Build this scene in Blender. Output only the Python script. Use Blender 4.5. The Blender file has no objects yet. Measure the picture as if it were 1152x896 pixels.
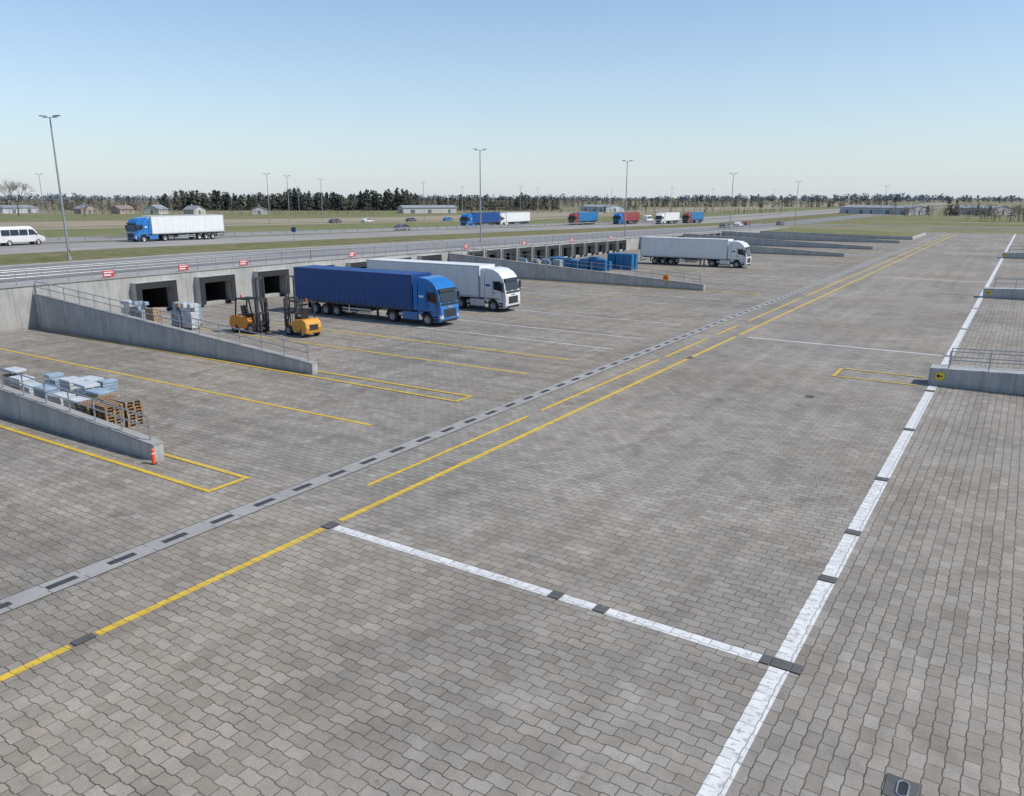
import bpy, math, random
from math import sin, cos, pi, radians
from mathutils import Vector, Matrix
random.seed(7)
scene = bpy.context.scene
R = random.random
def U(a, b): return a + (b - a) * R()

# ------------------------------------------------------------------ terrain
YB = [(-3000, 3.3), (60, 3.3), (220, 1.3), (300, 0.3), (6000, 0.3)]
def zt(y):
    for (a, za), (b, zb) in zip(YB, YB[1:]):
        if y <= b:
            return za + (zb - za) * (y - a) / (b - a)
    return YB[-1][1]

# ------------------------------------------------------------------ node helpers
class NT:
    def __init__(s, tree):
        s.t = tree
    def n(s, typ, **kw):
        nd = s.t.nodes.new(typ)
        for k, v in kw.items():
            setattr(nd, k, v)
        return nd
    def link(s, a, b): s.t.links.new(a, b)
    def put(s, sock, v):
        if isinstance(v, bpy.types.NodeSocket): s.link(v, sock)
        else: sock.default_value = v
    def m(s, op, a, b=0.0, c=None, clamp=False):
        nd = s.n('ShaderNodeMath', operation=op, use_clamp=clamp)
        s.put(nd.inputs[0], a); s.put(nd.inputs[1], b)
        if c is not None: s.put(nd.inputs[2], c)
        return nd.outputs[0]
    def mix(s, f, a, b, blend='MIX'):
        nd = s.n('ShaderNodeMix', data_type='RGBA', blend_type=blend)
        s.put(nd.inputs[0], f); s.put(nd.inputs[6], a); s.put(nd.inputs[7], b)
        return nd.outputs[2]
    def noise(s, vec, scale, detail=3, rough=.55):
        nd = s.n('ShaderNodeTexNoise')
        if vec is not None: s.link(vec, nd.inputs['Vector'])
        nd.inputs['Scale'].default_value = scale
        nd.inputs['Detail'].default_value = detail
        nd.inputs['Roughness'].default_value = rough
        return nd.outputs[0]
    def xyz(s, x, y, z):
        nd = s.n('ShaderNodeCombineXYZ')
        s.put(nd.inputs[0], x); s.put(nd.inputs[1], y); s.put(nd.inputs[2], z)
        return nd.outputs[0]
    def rng(s, v, a, b, c, d):
        nd = s.n('ShaderNodeMapRange')
        s.put(nd.inputs[0], v)
        for i, q in enumerate((a, b, c, d)): nd.inputs[i + 1].default_value = q
        return nd.outputs[0]
    def bump(s, h, strength, dist):
        nd = s.n('ShaderNodeBump')
        nd.inputs['Strength'].default_value = strength
        nd.inputs['Distance'].default_value = dist
        s.link(h, nd.inputs['Height'])
        return nd.outputs[0]

def newmat(name):
    mt = bpy.data.materials.new(name); mt.use_nodes = True
    nt = NT(mt.node_tree)
    bs = mt.node_tree.nodes['Principled BSDF']
    return mt, nt, bs
def c4(c): return (c[0], c[1], c[2], 1)

def simple(name, col, rough=.6, metal=0, var=.12, scale=3.0, coat=0, bump=0, spec=None):
    mt, nt, bs = newmat(name)
    tc = nt.n('ShaderNodeTexCoord')
    nz = nt.noise(tc.outputs['Object'], scale, 4)
    f = nt.rng(nz, .3, .7, 1 - var, 1 + var)
    cc = nt.mix(1.0, c4(col), nt.xyz(f, f, f), 'MULTIPLY')
    nt.link(cc, bs.inputs['Base Color'])
    r = nt.rng(nt.noise(tc.outputs['Object'], scale * 2.3, 3), .3, .7, max(rough - .08, 0.02), min(rough + .08, 1))
    nt.link(r, bs.inputs['Roughness'])
    bs.inputs['Metallic'].default_value = metal
    bs.inputs['Coat Weight'].default_value = coat
    bs.inputs['Coat Roughness'].default_value = .08
    if spec is not None: bs.inputs['Specular IOR Level'].default_value = spec
    if bump:
        nt.link(nt.bump(nt.noise(tc.outputs['Object'], scale * 6, 4), bump, .02), bs.inputs['Normal'])
    return mt

def vehicle_paint(name, col, rough=.32, coat=.5, dirt=.35):
    """vehicle skin with road film on the lower part (object z) and faint rain streaks"""
    mt, nt, bs = newmat(name)
    tc = nt.n('ShaderNodeTexCoord'); O = tc.outputs['Object']
    sep = nt.n('ShaderNodeSeparateXYZ'); nt.link(O, sep.inputs[0])
    low = nt.rng(sep.outputs[2], .4, 1.9, dirt, 0.0)
    st = nt.noise(nt.xyz(nt.m('MULTIPLY', sep.outputs[0], 2.5), nt.m('MULTIPLY', sep.outputs[1], 2.5), nt.m('MULTIPLY', sep.outputs[2], .3)), 1.3, 5, .65)
    d = nt.m('ADD', low, nt.rng(st, .52, .75, 0.0, dirt * .6), clamp=True)
    f = nt.rng(nt.noise(O, .8, 3), .3, .7, .95, 1.04)
    cc = nt.mix(1.0, c4(col), nt.xyz(f, f, f), 'MULTIPLY')
    nt.link(nt.mix(d, cc, (.20, .185, .165, 1)), bs.inputs['Base Color'])
    nt.link(nt.m('ADD', nt.m('MULTIPLY', d, .5), rough, clamp=True), bs.inputs['Roughness'])
    bs.inputs['Coat Weight'].default_value = coat
    bs.inputs['Coat Roughness'].default_value = .1
    return mt

# paver pattern group ------------------------------------------------
TYRE_ARCS = [(-25.5, 31.5, 13.0), (-25.5, 31.5, 14.9), (-11, 4, 13.5), (-11, 4, 15.4), (-30, 62, 17.5), (-30, 62, 19.5), (-12, 44, 22.0), (-12, 44, 23.9), (-8, 30, 4.6)]
def paver_group():
    g = bpy.data.node_groups.new('paver_pattern', 'ShaderNodeTree')
    for nm, ty in (('Color', 'NodeSocketColor'), ('Joint', 'NodeSocketFloat'), ('Height', 'NodeSocketFloat'), ('Rand', 'NodeSocketFloat'), ('Wear', 'NodeSocketFloat')):
        g.interface.new_socket(nm, in_out='OUTPUT', socket_type=ty)
    nt = NT(g)
    out = nt.n('NodeGroupOutput')
    geo = nt.n('ShaderNodeNewGeometry')
    sep = nt.n('ShaderNodeSeparateXYZ'); nt.link(geo.outputs['Position'], sep.inputs[0])
    x, y = sep.outputs[0], sep.outputs[1]
    P = geo.outputs['Position']
    sel = nt.m('GREATER_THAN', x, -3.3)
    inv = nt.m('SUBTRACT', 1.0, sel)
    u = nt.m('ADD', nt.m('MULTIPLY', x, inv), nt.m('MULTIPLY', y, sel))
    v = nt.m('ADD', nt.m('MULTIPLY', y, inv), nt.m('MULTIPLY', x, sel))
    wob = nt.m('MULTIPLY', nt.m('SUBTRACT', nt.noise(P, .9, 2), .5), .09)
    v = nt.m('ADD', v, wob)
    w, h = .47, .29
    us = nt.m('DIVIDE', u, w)
    sn = nt.m('SINE', nt.m('MULTIPLY', us, 2 * pi))
    sn = nt.m('MAXIMUM', nt.m('MINIMUM', nt.m('MULTIPLY', sn, 2.6), 1.0), -1.0)
    amp = nt.m('ADD', .058, nt.m('MULTIPLY', sel, -.030))
    vs = nt.m('ADD', nt.m('DIVIDE', v, h), nt.m('MULTIPLY', sn, amp))
    row = nt.m('FLOOR', vs)
    odd = nt.m('MULTIPLY', nt.m('FLOORED_MODULO', row, 2.0), .5)
    fv = nt.m('SUBTRACT', vs, row)
    us2 = nt.m('ADD', us, odd)
    col = nt.m('FLOOR', us2)
    fu = nt.m('SUBTRACT', us2, col)
    du = nt.m('MULTIPLY', nt.m('MINIMUM', fu, nt.m('SUBTRACT', 1.0, fu)), w)
    dv = nt.m('MULTIPLY', nt.m('MINIMUM', fv, nt.m('SUBTRACT', 1.0, fv)), h)
    d = nt.m('MINIMUM', nt.m('MULTIPLY', du, 1.25), dv)
    d = nt.m('ADD', d, nt.m('MULTIPLY', nt.m('SUBTRACT', nt.noise(P, 14, 2), .5), .016))
    joint = nt.rng(d, .004, .019, 1.0, 0.0)
    wn = nt.n('ShaderNodeTexWhiteNoise', noise_dimensions='3D')
    nt.link(nt.xyz(col, row, sel), wn.inputs['Vector'])
    rnd = wn.outputs['Value']
    wn2 = nt.n('ShaderNodeTexWhiteNoise', noise_dimensions='3D')
    nt.link(nt.xyz(row, col, 5.0), wn2.inputs['Vector'])
    base = nt.mix(wn2.outputs['Value'], (.278, .250, .212, 1), (.312, .292, .262, 1))
    wz = nt.n('ShaderNodeTexWhiteNoise', noise_dimensions='3D')
    nt.link(nt.xyz(nt.m('FLOOR', nt.m('DIVIDE', x, 4.3)), nt.m('FLOOR', nt.m('DIVIDE', y, 5.7)), 1.0), wz.inputs['Vector'])
    f = nt.m('MULTIPLY', nt.rng(rnd, 0, 1, .89, 1.10), nt.rng(wz.outputs['Value'], 0, 1, .97, 1.03))
    f = nt.m('MULTIPLY', f, nt.m('SUBTRACT', 1.0, nt.m('MULTIPLY', nt.m('GREATER_THAN', rnd, .98), .2)))
    n1 = nt.noise(P, .11, 5, .6)
    n2 = nt.noise(P, .55, 5, .65)
    f = nt.m('MULTIPLY', f, nt.rng(n1, .3, .7, .82, 1.15))
    f = nt.m('MULTIPLY', f, nt.rng(n2, .3, .7, .86, 1.10))
    sv = nt.xyz(nt.m('MULTIPLY', x, 1.1), nt.m('MULTIPLY', y, .035), 0.0)
    f = nt.m('MULTIPLY', f, nt.rng(nt.noise(sv, 1.0, 3), .3, .7, .87, 1.08))
    sv2 = nt.xyz(nt.m('MULTIPLY', x, .05), nt.m('MULTIPLY', y, 1.2), 3.0)
    bayside = nt.rng(x, -22, -19, 1.0, 0.0)
    st = nt.rng(nt.noise(sv2, 1.0, 3), .35, .65, .84, 1.08)
    f = nt.m('MULTIPLY', f, nt.m('ADD', nt.m('MULTIPLY', st, bayside), nt.m('SUBTRACT', 1.0, bayside)))
    oil = nt.rng(nt.noise(P, .8, 6, .75), .64, .73, 1.0, .58)
    f = nt.m('MULTIPLY', f, oil)
    # tyre arcs left by turning lorries
    scuff = nt.rng(nt.noise(P, .45, 4, .7), .42, .62, 0.0, .16)
    for (cx, cy, r) in TYRE_ARCS:
        dx = nt.m('SUBTRACT', x, cx); dy = nt.m('SUBTRACT', y, cy)
        rr = nt.m('SQRT', nt.m('ADD', nt.m('MULTIPLY', dx, dx), nt.m('MULTIPLY', dy, dy)))
        e = nt.rng(nt.m('ABSOLUTE', nt.m('SUBTRACT', rr, r)), .10, .26, 1.0, 0.0)
        f = nt.m('MULTIPLY', f, nt.m('SUBTRACT', 1.0, nt.m('MULTIPLY', e, scuff)))
    f = nt.m('MULTIPLY', f, nt.rng(nt.noise(P, 22, 4, .7), .3, .7, .82, 1.14))
    f = nt.m('MULTIPLY', f, nt.rng(nt.noise(P, 3.2, 5, .7), .3, .7, .90, 1.07))
    cc = nt.mix(1.0, base, nt.xyz(f, f, f), 'MULTIPLY')
    warm = nt.rng(nt.noise(P, .06, 3), .4, .65, 0, .7)
    cc = nt.mix(warm, cc, nt.mix(1.0, cc, (1.05, .97, .87, 1), 'MULTIPLY'))
    jm = nt.rng(nt.noise(P, .7, 4), .35, .65, .60, .95)
    cc = nt.mix(nt.m('MULTIPLY', joint, jm), cc, (.055, .048, .038, 1))
    nt.link(cc, out.inputs['Color'])
    nt.link(joint, out.inputs['Joint'])
    hh = nt.m('ADD', nt.m('SUBTRACT', 1.0, joint), nt.m('ADD', nt.m('MULTIPLY', rnd, .25), nt.m('MULTIPLY', nt.noise(P, 60, 3), .25)))
    nt.link(hh, out.inputs['Height'])
    nt.link(rnd, out.inputs['Rand'])
    nt.link(nt.noise(P, 5.5, 6, .75), out.inputs['Wear'])
    return g
PG = paver_group()

def paving_mat():
    mt, nt, bs = newmat('interlocking_pavers')
    g = nt.n('ShaderNodeGroup'); g.node_tree = PG
    nt.link(g.outputs['Color'], bs.inputs['Base Color'])
    bs.inputs['Roughness'].default_value = .88
    bs.inputs['Specular IOR Level'].default_value = .2
    nt.link(nt.bump(g.outputs['Height'], .5, .010), bs.inputs['Normal'])
    return mt
def paint_mat(name, col, wear=.60, jt=.7, rmin=.9):
    mt, nt, bs = newmat(name)
    g = nt.n('ShaderNodeGroup'); g.node_tree = PG
    rr = nt.rng(g.outputs['Rand'], 0, 1, rmin, 1.05)
    wf = nt.rng(g.outputs['Wear'], .3, .7, 1.06, .88)
    rr = nt.m('MULTIPLY', rr, wf)
    pc = nt.mix(1.0, c4(col), nt.xyz(rr, rr, rr), 'MULTIPLY')
    w = nt.rng(g.outputs['Wear'], wear, wear + .08, 0.0, .75)
    w = nt.m('MAXIMUM', w, nt.m('MULTIPLY', g.outputs['Joint'], jt))
    nt.link(nt.mix(w, pc, g.outputs['Color']), bs.inputs['Base Color'])
    bs.inputs['Roughness'].default_value = .6
    nt.link(nt.bump(g.outputs['Height'], .4, .010), bs.inputs['Normal'])
    return mt
M = {}
M['paving'] = paving_mat()
M['pwhite'] = paint_mat('white_road_paint', (.68, .675, .65), .55)
M['pyellow'] = paint_mat('yellow_road_paint', (.66, .44, .032), .55)
M['pyellow2'] = paint_mat('faded_yellow_paint', (.52, .39, .12), .49)
M['pwhite2'] = paint_mat('faded_white_paint', (.60, .59, .57), .50)
M['pdark'] = paint_mat('dark_pavers', (.105, .100, .095), .62, .5, .8)

def concrete(name, col, panel=2.5, streak=.2):
    mt, nt, bs = newmat(name)
    geo = nt.n('ShaderNodeNewGeometry'); P = geo.outputs['Position']
    sep = nt.n('ShaderNodeSeparateXYZ'); nt.link(P, sep.inputs[0])
    s = nt.m('ADD', sep.outputs[0], sep.outputs[1])
    f = nt.rng(nt.noise(P, .7, 6, .65), .3, .7, .83, 1.12)
    if streak:
        sv = nt.xyz(nt.m('MULTIPLY', s, 2.2), 0.0, nt.m('MULTIPLY', sep.outputs[2], .25))
        f = nt.m('MULTIPLY', f, nt.rng(nt.noise(sv, 1.5, 4), .35, .7, 1.06, 1 - streak))
    f = nt.m('MULTIPLY', f, nt.rng(nt.noise(P, 18, 3), .3, .7, .93, 1.06))
    if panel:
        pm = nt.m('FLOORED_MODULO', s, panel)
        seam = nt.m('LESS_THAN', pm, .035)
        f = nt.m('MULTIPLY', f, nt.m('SUBTRACT', 1.0, nt.m('MULTIPLY', seam, .45)))
        base = nt.rng(nt.m('ADD', sep.outputs[2], nt.m('MULTIPLY', nt.noise(P, 2, 3), .3)), .1, .45, .72, 1.0)  # occlusion shade at the wall foot, painted into the colour
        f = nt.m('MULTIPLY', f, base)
    nt.link(nt.mix(1.0, c4(col), nt.xyz(f, f, f), 'MULTIPLY'), bs.inputs['Base Color'])
    bs.inputs['Roughness'].default_value = .85
    nt.link(nt.bump(nt.noise(P, 12, 5), .25, .02), bs.inputs['Normal'])
    return mt
M['conc'] = concrete('cast_concrete', (.39, .38, .355))
M['concd'] = concrete('weathered_concrete', (.43, .425, .41), 3.0, .25)
M['concs'] = concrete('channel_concrete', (.315, .305, .285), 0, 0)

def asphalt(name, col):
    mt, nt, bs = newmat(name)
    geo = nt.n('ShaderNodeNewGeometry'); P = geo.outputs['Position']
    sep = nt.n('ShaderNodeSeparateXYZ'); nt.link(P, sep.inputs[0])
    f = nt.rng(nt.noise(P, .08, 5), .3, .7, .83, 1.13)
    sv = nt.xyz(nt.m('MULTIPLY', sep.outputs[0], .8), nt.m('MULTIPLY', sep.outputs[1], .01), 0.0)
    f = nt.m('MULTIPLY', f, nt.rng(nt.noise(sv, 1, 3), .3, .7, .84, 1.1))
    f = nt.m('MULTIPLY', f, nt.rng(nt.noise(P, 9, 4), .3, .7, .92, 1.08))
    nt.link(nt.mix(1.0, c4(col), nt.xyz(f, f, f), 'MULTIPLY'), bs.inputs['Base Color'])
    bs.inputs['Roughness'].default_value = .88
    return mt
M['asph'] = asphalt('service_asphalt', (.215, .205, .195))
M['asph2'] = asphalt('highway_asphalt', (.29, .27, .245))

def grassmat(name, ca, cb, cc_, sc=.05):
    mt, nt, bs = newmat(name)
    geo = nt.n('ShaderNodeNewGeometry'); P = geo.outputs['Position']
    c = nt.mix(nt.rng(nt.noise(P, sc, 6, .65), .40, .60, 0, 1), c4(ca), c4(cb))
    c = nt.mix(nt.rng(nt.noise(P, sc * 6, 5, .7), .45, .62, 0, .85), c, c4(cc_))
    f = nt.rng(nt.noise(P, 3, 5, .75), .3, .7, .75, 1.2)
    nt.link(nt.mix(1.0, c, nt.xyz(f, f, f), 'MULTIPLY'), bs.inputs['Base Color'])
    bs.inputs['Roughness'].default_value = .95
    bs.inputs['Specular IOR Level'].default_value = .1
    nt.link(nt.bump(nt.noise(P, 6, 5), .5, .1), bs.inputs['Normal'])
    return mt
M['ground'] = grassmat('field_ground', (.18, .18, .10), (.23, .205, .13), (.26, .22, .155), .02)
M['verge'] = grassmat('verge_grass', (.125, .135, .045), (.165, .155, .065), (.23, .195, .125), .08)
M['green'] = grassmat('spring_grass', (.14, .165, .06), (.18, .185, .08), (.23, .20, .12), .03)
M['soil'] = grassmat('dry_field', (.31, .265, .195), (.34, .295, .225), (.25, .225, .14), .02)

M['galv'] = simple('galvanised_steel', (.36, .37, .38), .45, .6)
M['pole'] = simple('lamp_pole_steel', (.31, .33, .35), .5, .4)
M['dark'] = simple('dark_plastic', (.025, .025, .027), .6)
M['rubber'] = simple('tyre_rubber', (.026, .025, .024), .85)
M['rim'] = simple('wheel_rim', (.34, .34, .34), .4, .5, .25)
M['glass'] = simple('tinted_glass', (.018, .022, .026), .06, 0, .1, spec=.7)
M['white'] = vehicle_paint('white_vehicle_paint', (.72, .72, .71), .32, .4, .30)
M['wbox'] = vehicle_paint('white_trailer_panel', (.70, .71, .70), .45, .1, .24)
M['cblue'] = vehicle_paint('blue_cab_paint', (.008, .15, .45), .28, .6, .18)
M['tblue'] = vehicle_paint('blue_tarpaulin', (.006, .052, .205), .5, 0, .18)
M['cred'] = vehicle_paint('red_cab_paint', (.26, .05, .045), .4, .3, .3)
M['dgrey'] = simple('grey_vehicle_paint', (.12, .125, .13), .35, .3, .06, coat=.4)
M['chass'] = simple('chassis_steel', (.045, .045, .048), .6)
M['alu'] = simple('aluminium', (.50, .51, .52), .4, .6)
M['fy'] = vehicle_paint('forklift_orange', (.74, .26, .010), .4, .3, .2)
M['fy2'] = vehicle_paint('forklift_yellow', (.76, .34, .012), .4, .3, .2)
M['wood'] = simple('pallet_wood', (.27, .17, .09), .85, 0, .3, 3)
M['woodg'] = simple('aged_pallet_wood', (.26, .22, .17), .85, 0, .3, 3)
M['wrap'] = simple('wrapped_goods', (.50, .52, .53), .35, 0, .2, 2.5, bump=.4)
M['wrapb'] = simple('grey_blue_goods', (.27, .35, .42), .4, 0, .2, 2.5, bump=.3)
M['card'] = simple('cardboard', (.36, .26, .16), .85, 0, .15, 2)
M['crate'] = simple('blue_crate_plastic', (.02, .15, .34), .45, 0, .15, 2)
M['red'] = simple('red_sign', (.50, .05, .035), .5)
M['orange'] = simple('orange_marker', (.75, .09, .02), .5)
M['yel'] = simple('yellow_sign', (.72, .50, .03), .5)
M['signw'] = simple('sign_white', (.70, .70, .70), .5)
M['lane'] = simple('worn_lane_paint', (.44, .43, .41), .7)
M['head'] = simple('headlamp', (.65, .68, .70), .1, 0, .05, coat=.6)
M['lamp'] = simple('tail_lamp', (.45, .02, .02), .2)
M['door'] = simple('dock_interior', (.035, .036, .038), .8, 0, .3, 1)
M['doorp'] = simple('dock_door_panel', (.12, .125, .13), .6, 0, .2, 1)
M['hood'] = simple('dock_shelter_frame', (.44, .45, .44), .6, 0, .15, 1)
M['grate'] = simple('cast_iron_grate', (.075, .072, .068), .65, .2, .3, 8)
M['wallw'] = simple('render_wall', (.50, .48, .46), .85, 0, .1, .3)
M['wallb'] = simple('brick_wall_far', (.34, .29, .25), .85, 0, .1, .3)
M['roofr'] = simple('tiled_roof', (.25, .18, .16), .8, 0, .15, .4)
M['roofg'] = simple('grey_roof', (.27, .285, .30), .7, 0, .15, .4)
M['shed'] = simple('shed_cladding', (.46, .49, .51), .6, 0, .08, .2)
M['fwin'] = simple('far_window_glass', (.14, .16, .18), .3)
M['bark'] = simple('bark', (.13, .11, .09), .9, 0, .2, 2)
for i, c in enumerate([(.050, .062, .050), (.064, .074, .060), (.044, .055, .046)]): M['con%d' % i] = simple('conifer_needles_%d' % i, c, .9, 0, .25, .2, spec=.1)
for i, c in enumerate([(.19, .155, .13), (.16, .145, .12), (.21, .18, .155)]): M['dec%d' % i] = simple('bare_twigs_%d' % i, c, .9, 0, .25, .2, spec=.1)
for i, c in enumerate([(.20, .24, .27), (.22, .26, .285), (.18, .22, .25)]): M['far%d' % i] = simple('haze_tinted_wood_%d' % i, c, .95, 0, .12, .02, spec=.05)  # distance haze painted in as a pale blue-grey base colour

# ------------------------------------------------------------------ mesh builder
class MB:
    def __init__(s):
        s.v = []; s.f = []; s.m = []; s.mats = []
    def mi(s, k):
        mt = M[k]
        if mt not in s.mats: s.mats.append(mt)
        return s.mats.index(mt)
    def add(s, vs, fs, k):
        o = len(s.v); s.v += [tuple(p) for p in vs]; i = s.mi(k)
        for f in fs:
            s.f.append([a + o for a in f]); s.m.append(i)
    def hexa(s, p, k):
        s.add(p, [(0, 3, 2, 1), (4, 5, 6, 7), (0, 1, 5, 4), (1, 2, 6, 5), (2, 3, 7, 6), (3, 0, 4, 7)], k)
    def box(s, x0, x1, y0, y1, z0, z1, k):
        s.hexa([(x0, y0, z0), (x1, y0, z0), (x1, y1, z0), (x0, y1, z0), (x0, y0, z1), (x1, y0, z1), (x1, y1, z1), (x0, y1, z1)], k)
    def ybar(s, x0, x1, y0, y1, zb0, zb1, zt0, zt1, k):
        s.hexa([(x0, y0, zb0), (x1, y0, zb0), (x1, y1, zb1), (x0, y1, zb1), (x0, y0, zt0), (x1, y0, zt0), (x1, y1, zt1), (x0, y1, zt1)], k)
    def xbar(s, x0, x1, y0, y1, zb, zt0, zt1, k):
        s.hexa([(x0, y0, zb), (x1, y0, zb), (x1, y1, zb), (x0, y1, zb), (x0, y0, zt0), (x1, y0, zt1), (x1, y1, zt1), (x0, y1, zt0)], k)
    def cyl(s, a, b, r, k, n=8, r1=None):
        a = Vector(a); b = Vector(b); r1 = r if r1 is None else r1
        d = (b - a).normalized()
        t = Vector((0, 0, 1)) if abs(d.z) < .9 else Vector((1, 0, 0))
        e = d.cross(t).normalized(); g = d.cross(e)
        vs = []
        for q, rr in ((a, r), (b, r1)):
            for i in range(n):
                an = 2 * pi * i / n
                vs.append(q + e * (cos(an) * rr) + g * (sin(an) * rr))
        fs = [(i, (i + 1) % n, n + (i + 1) % n, n + i) for i in range(n)]
        fs += [tuple(range(n - 1, -1, -1)), tuple(range(n, 2 * n))]
        s.add(vs, fs, k)
    def prism(s, prof, w, k, yc=0):
        wf = w if callable(w) else (lambda x, z: w)
        n = len(prof)
        vs = [(x, yc - wf(x, z), z) for x, z in prof] + [(x, yc + wf(x, z), z) for x, z in prof]
        fs = [(i, (i + 1) % n, n + (i + 1) % n, n + i) for i in range(n)]
        fs += [tuple(range(n - 1, -1, -1)), tuple(range(n, 2 * n))]
        s.add(vs, fs, k)
    def lathe(s, cx, cy, cz, prof, n=24):
        for (r0, y0, k), (r1, y1, _) in zip(prof, prof[1:]):
            vs = []
            for i in range(n):
                a = 2 * pi * i / n
                vs.append((cx + cos(a) * r0, cy + y0, cz + sin(a) * r0))
            for i in range(n):
                a = 2 * pi * i / n
                vs.append((cx + cos(a) * r1, cy + y1, cz + sin(a) * r1))
            s.add(vs, [(i, (i + 1) % n, n + (i + 1) % n, n + i) for i in range(n)], k)
    def wheel(s, x, y, z, r=.5, w=.3, n=24):
        h = w / 2
        s.lathe(x, y, z, [(0.02, -h * .5, 'rim'), (r * .28, -h * .5, 'rim'), (r * .34, -h * .25, 'rim'), (r * .55, -h * .55, 'rim'), (r * .6, -h * .9, 'rubber'),
                          (r * .93, -h, 'rubber'), (r, -h * .75, 'rubber'), (r, h * .75, 'rubber'), (r * .93, h, 'rubber'), (r * .6, h * .9, 'rim'),
                          (r * .55, h * .55, 'rim'), (r * .34, h * .25, 'rim'), (r * .28, h * .5, 'rim'), (.02, h * .5, 'rim')], n)
    def build(s, name, parent=None, loc=(0, 0, 0), rz=0, bevel=0, scale=1, seg=2, recalc=True):
        me = bpy.data.meshes.new(name)
        me.from_pydata(s.v, [], s.f)
        for mt in s.mats: me.materials.append(mt)
        me.polygons.foreach_set('material_index', s.m)
        if recalc:
            import bmesh
            bm = bmesh.new(); bm.from_mesh(me); bmesh.ops.recalc_face_normals(bm, faces=bm.faces); bm.to_mesh(me); bm.free()
        me.update()
        ob = bpy.data.objects.new(name, me)
        scene.collection.objects.link(ob)
        ob.location = loc; ob.rotation_euler = (0, 0, rz); ob.scale = (scale,) * 3
        if parent: ob.parent = parent
        if bevel:
            b = ob.modifiers.new('bevel', 'BEVEL'); b.width = bevel; b.segments = seg; b.limit_method = 'ANGLE'; b.angle_limit = radians(28)
            b.harden_normals = False
        return ob
def empty(name, loc, rz=0, scale=1):
    e = bpy.data.objects.new(name, None); scene.collection.objects.link(e)
    e.location = loc; e.rotation_euler = (0, 0, rz); e.scale = (scale,) * 3
    e.empty_display_size = .3
    return e

# ------------------------------------------------------------------ ground
b = MB()
XS = [-5000, -69.1, -69.0, 5000]; YS = [-2000, 60, 220, 262, 300, 6000]
def gz(x, y):
    if x < -69.05: return zt(y)
    return -.06 if y <= 262 else .3
vs = [(x, y, gz(x, y)) for y in YS for x in XS]
fs = []
for j in range(len(YS) - 1):
    for i in range(len(XS) - 1):
        a = j * len(XS) + i
        fs.append((a, a + 1, a + 1 + len(XS), a + len(XS)))
b.add(vs, fs, 'ground'); b.build('ground')

b = MB(); b.add([(-69, -200, 0), (200, -200, 0), (200, 262, 0), (-69, 262, 0)], [(0, 1, 2, 3)], 'paving'); b.build('block_paving')

def strip(name, x0, x1, y0, y1, off, k):
    b = MB()
    ys = [y0] + [y for y, _ in YB if y0 < y < y1] + [y1]
    vs = []
    for y in ys: vs += [(x0, y, zt(y) + off), (x1, y, zt(y) + off)]
    b.add(vs, [(2 * i, 2 * i + 1, 2 * i + 3, 2 * i + 2) for i in range(len(ys) - 1)], k)
    return b.build(name)
strip('service_road', -84, -69.05, -300, 900, .03, 'asph')
strip('grass_verge', -102.5, -84.6, -300, 900, .03, 'verge')
strip('highway', -139, -102.5, -500, 1500, .035, 'asph2')
strip('median_grass', -124.2, -122, -500, 1500, .06, 'verge')
strip('grass_field', -182, -139, -600, 1500, .02, 'green')
strip('gravel_road', -196, -184, -600, 1500, .03, 'soil')
strip('dry_field', -262, -205, -600, 1200, .025, 'soil')
strip('meadow', -420, -275, -600, 420, .025, 'green')
b = MB()
for y0, y1 in ((-200, 60), (60, 220), (220, 300)):
    b.ybar(-84.6, -84.0, y0, y1, zt(y0) - .2, zt(y1) - .2, zt(y0) + .15, zt(y1) + .15, 'concs')
b.build('road_kerb')
b = MB()
def upmark(x0, x1, y0, y1, off=.05):
    b.add([(x0, y0, zt(y0) + off), (x1, y0, zt(y0) + off), (x1, y1, zt(y1) + off), (x0, y1, zt(y1) + off)], [(0, 1, 2, 3)], 'lane')
for (y0, y1) in ((-200, 60), (60, 220), (220, 300), (300, 800)):
    for x in (-104, -121, -125.3, -137.6): upmark(x - .07, x + .07, y0, y1)
for i in range(70):
    y = -60 + i * 9
    for x in (-112.5, -131.5): upmark(x - .07, x + .07, y, y + 4)
    upmark(-76.6, -76.48, y, y + 4)
b.build('highway_lane_markings')
def sheet(name, x0, x1, y0, y1, z0, z1, k):
    b = MB(); b.add([(x0, y0, z0), (x1, y0, z0), (x1, y1, z1), (x0, y1, z1)], [(0, 1, 2, 3)], k); return b.build(name)
sheet('access_road', -68, 260, 300.5, 309, .34, .34, 'asph')
sheet('lawn', -68, 260, 309.5, 352, .33, .33, 'green')
sheet('lane', -68, 260, 354, 362, .34, .34, 'soil')
sheet('paddock', -68, 260, 366, 440, .33, .33, 'green')

# ------------------------------------------------------------------ painted markings
zi = [.004]
def mark(b, x0, x1, y0, y1, k):
    zi[0] += .0003
    z = zi[0]
    b.add([(x0, y0, z), (x1, y0, z), (x1, y1, z), (x0, y1, z)], [(0, 1, 2, 3)], k)
b = MB()
gaps = [16.05, 20.8, 24.4, 30.0, 37.5, 46.0, 57.2, 70, 84]
y = -20
for g in gaps + [262]:
    mark(b, -3.52, -3.10, y, g - .18, 'pwhite'); y = g + .18
b.build('white_lane_line')
b = MB()
mark(b, -16.95, -3.75, 15.87, 16.21, 'pwhite')
b.build('white_cross_line')
b = MB()
mark(b, -16.4, -3.7, 57.03, 57.37, 'pwhite2'); mark(b, -16.4, -3.7, 110.8, 111.15, 'pwhite2'); mark(b, -16.4, -3.7, 165, 165.35, 'pwhite2')
b.build('far_white_cross_line')
b = MB()
for y0, y1 in ((-20, 7.9), (8.55, 15.75), (16.5, 47.2), (47.9, 57), (58, 262)): mark(b, -17.33, -17.09, y0, y1, 'pyellow')
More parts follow.
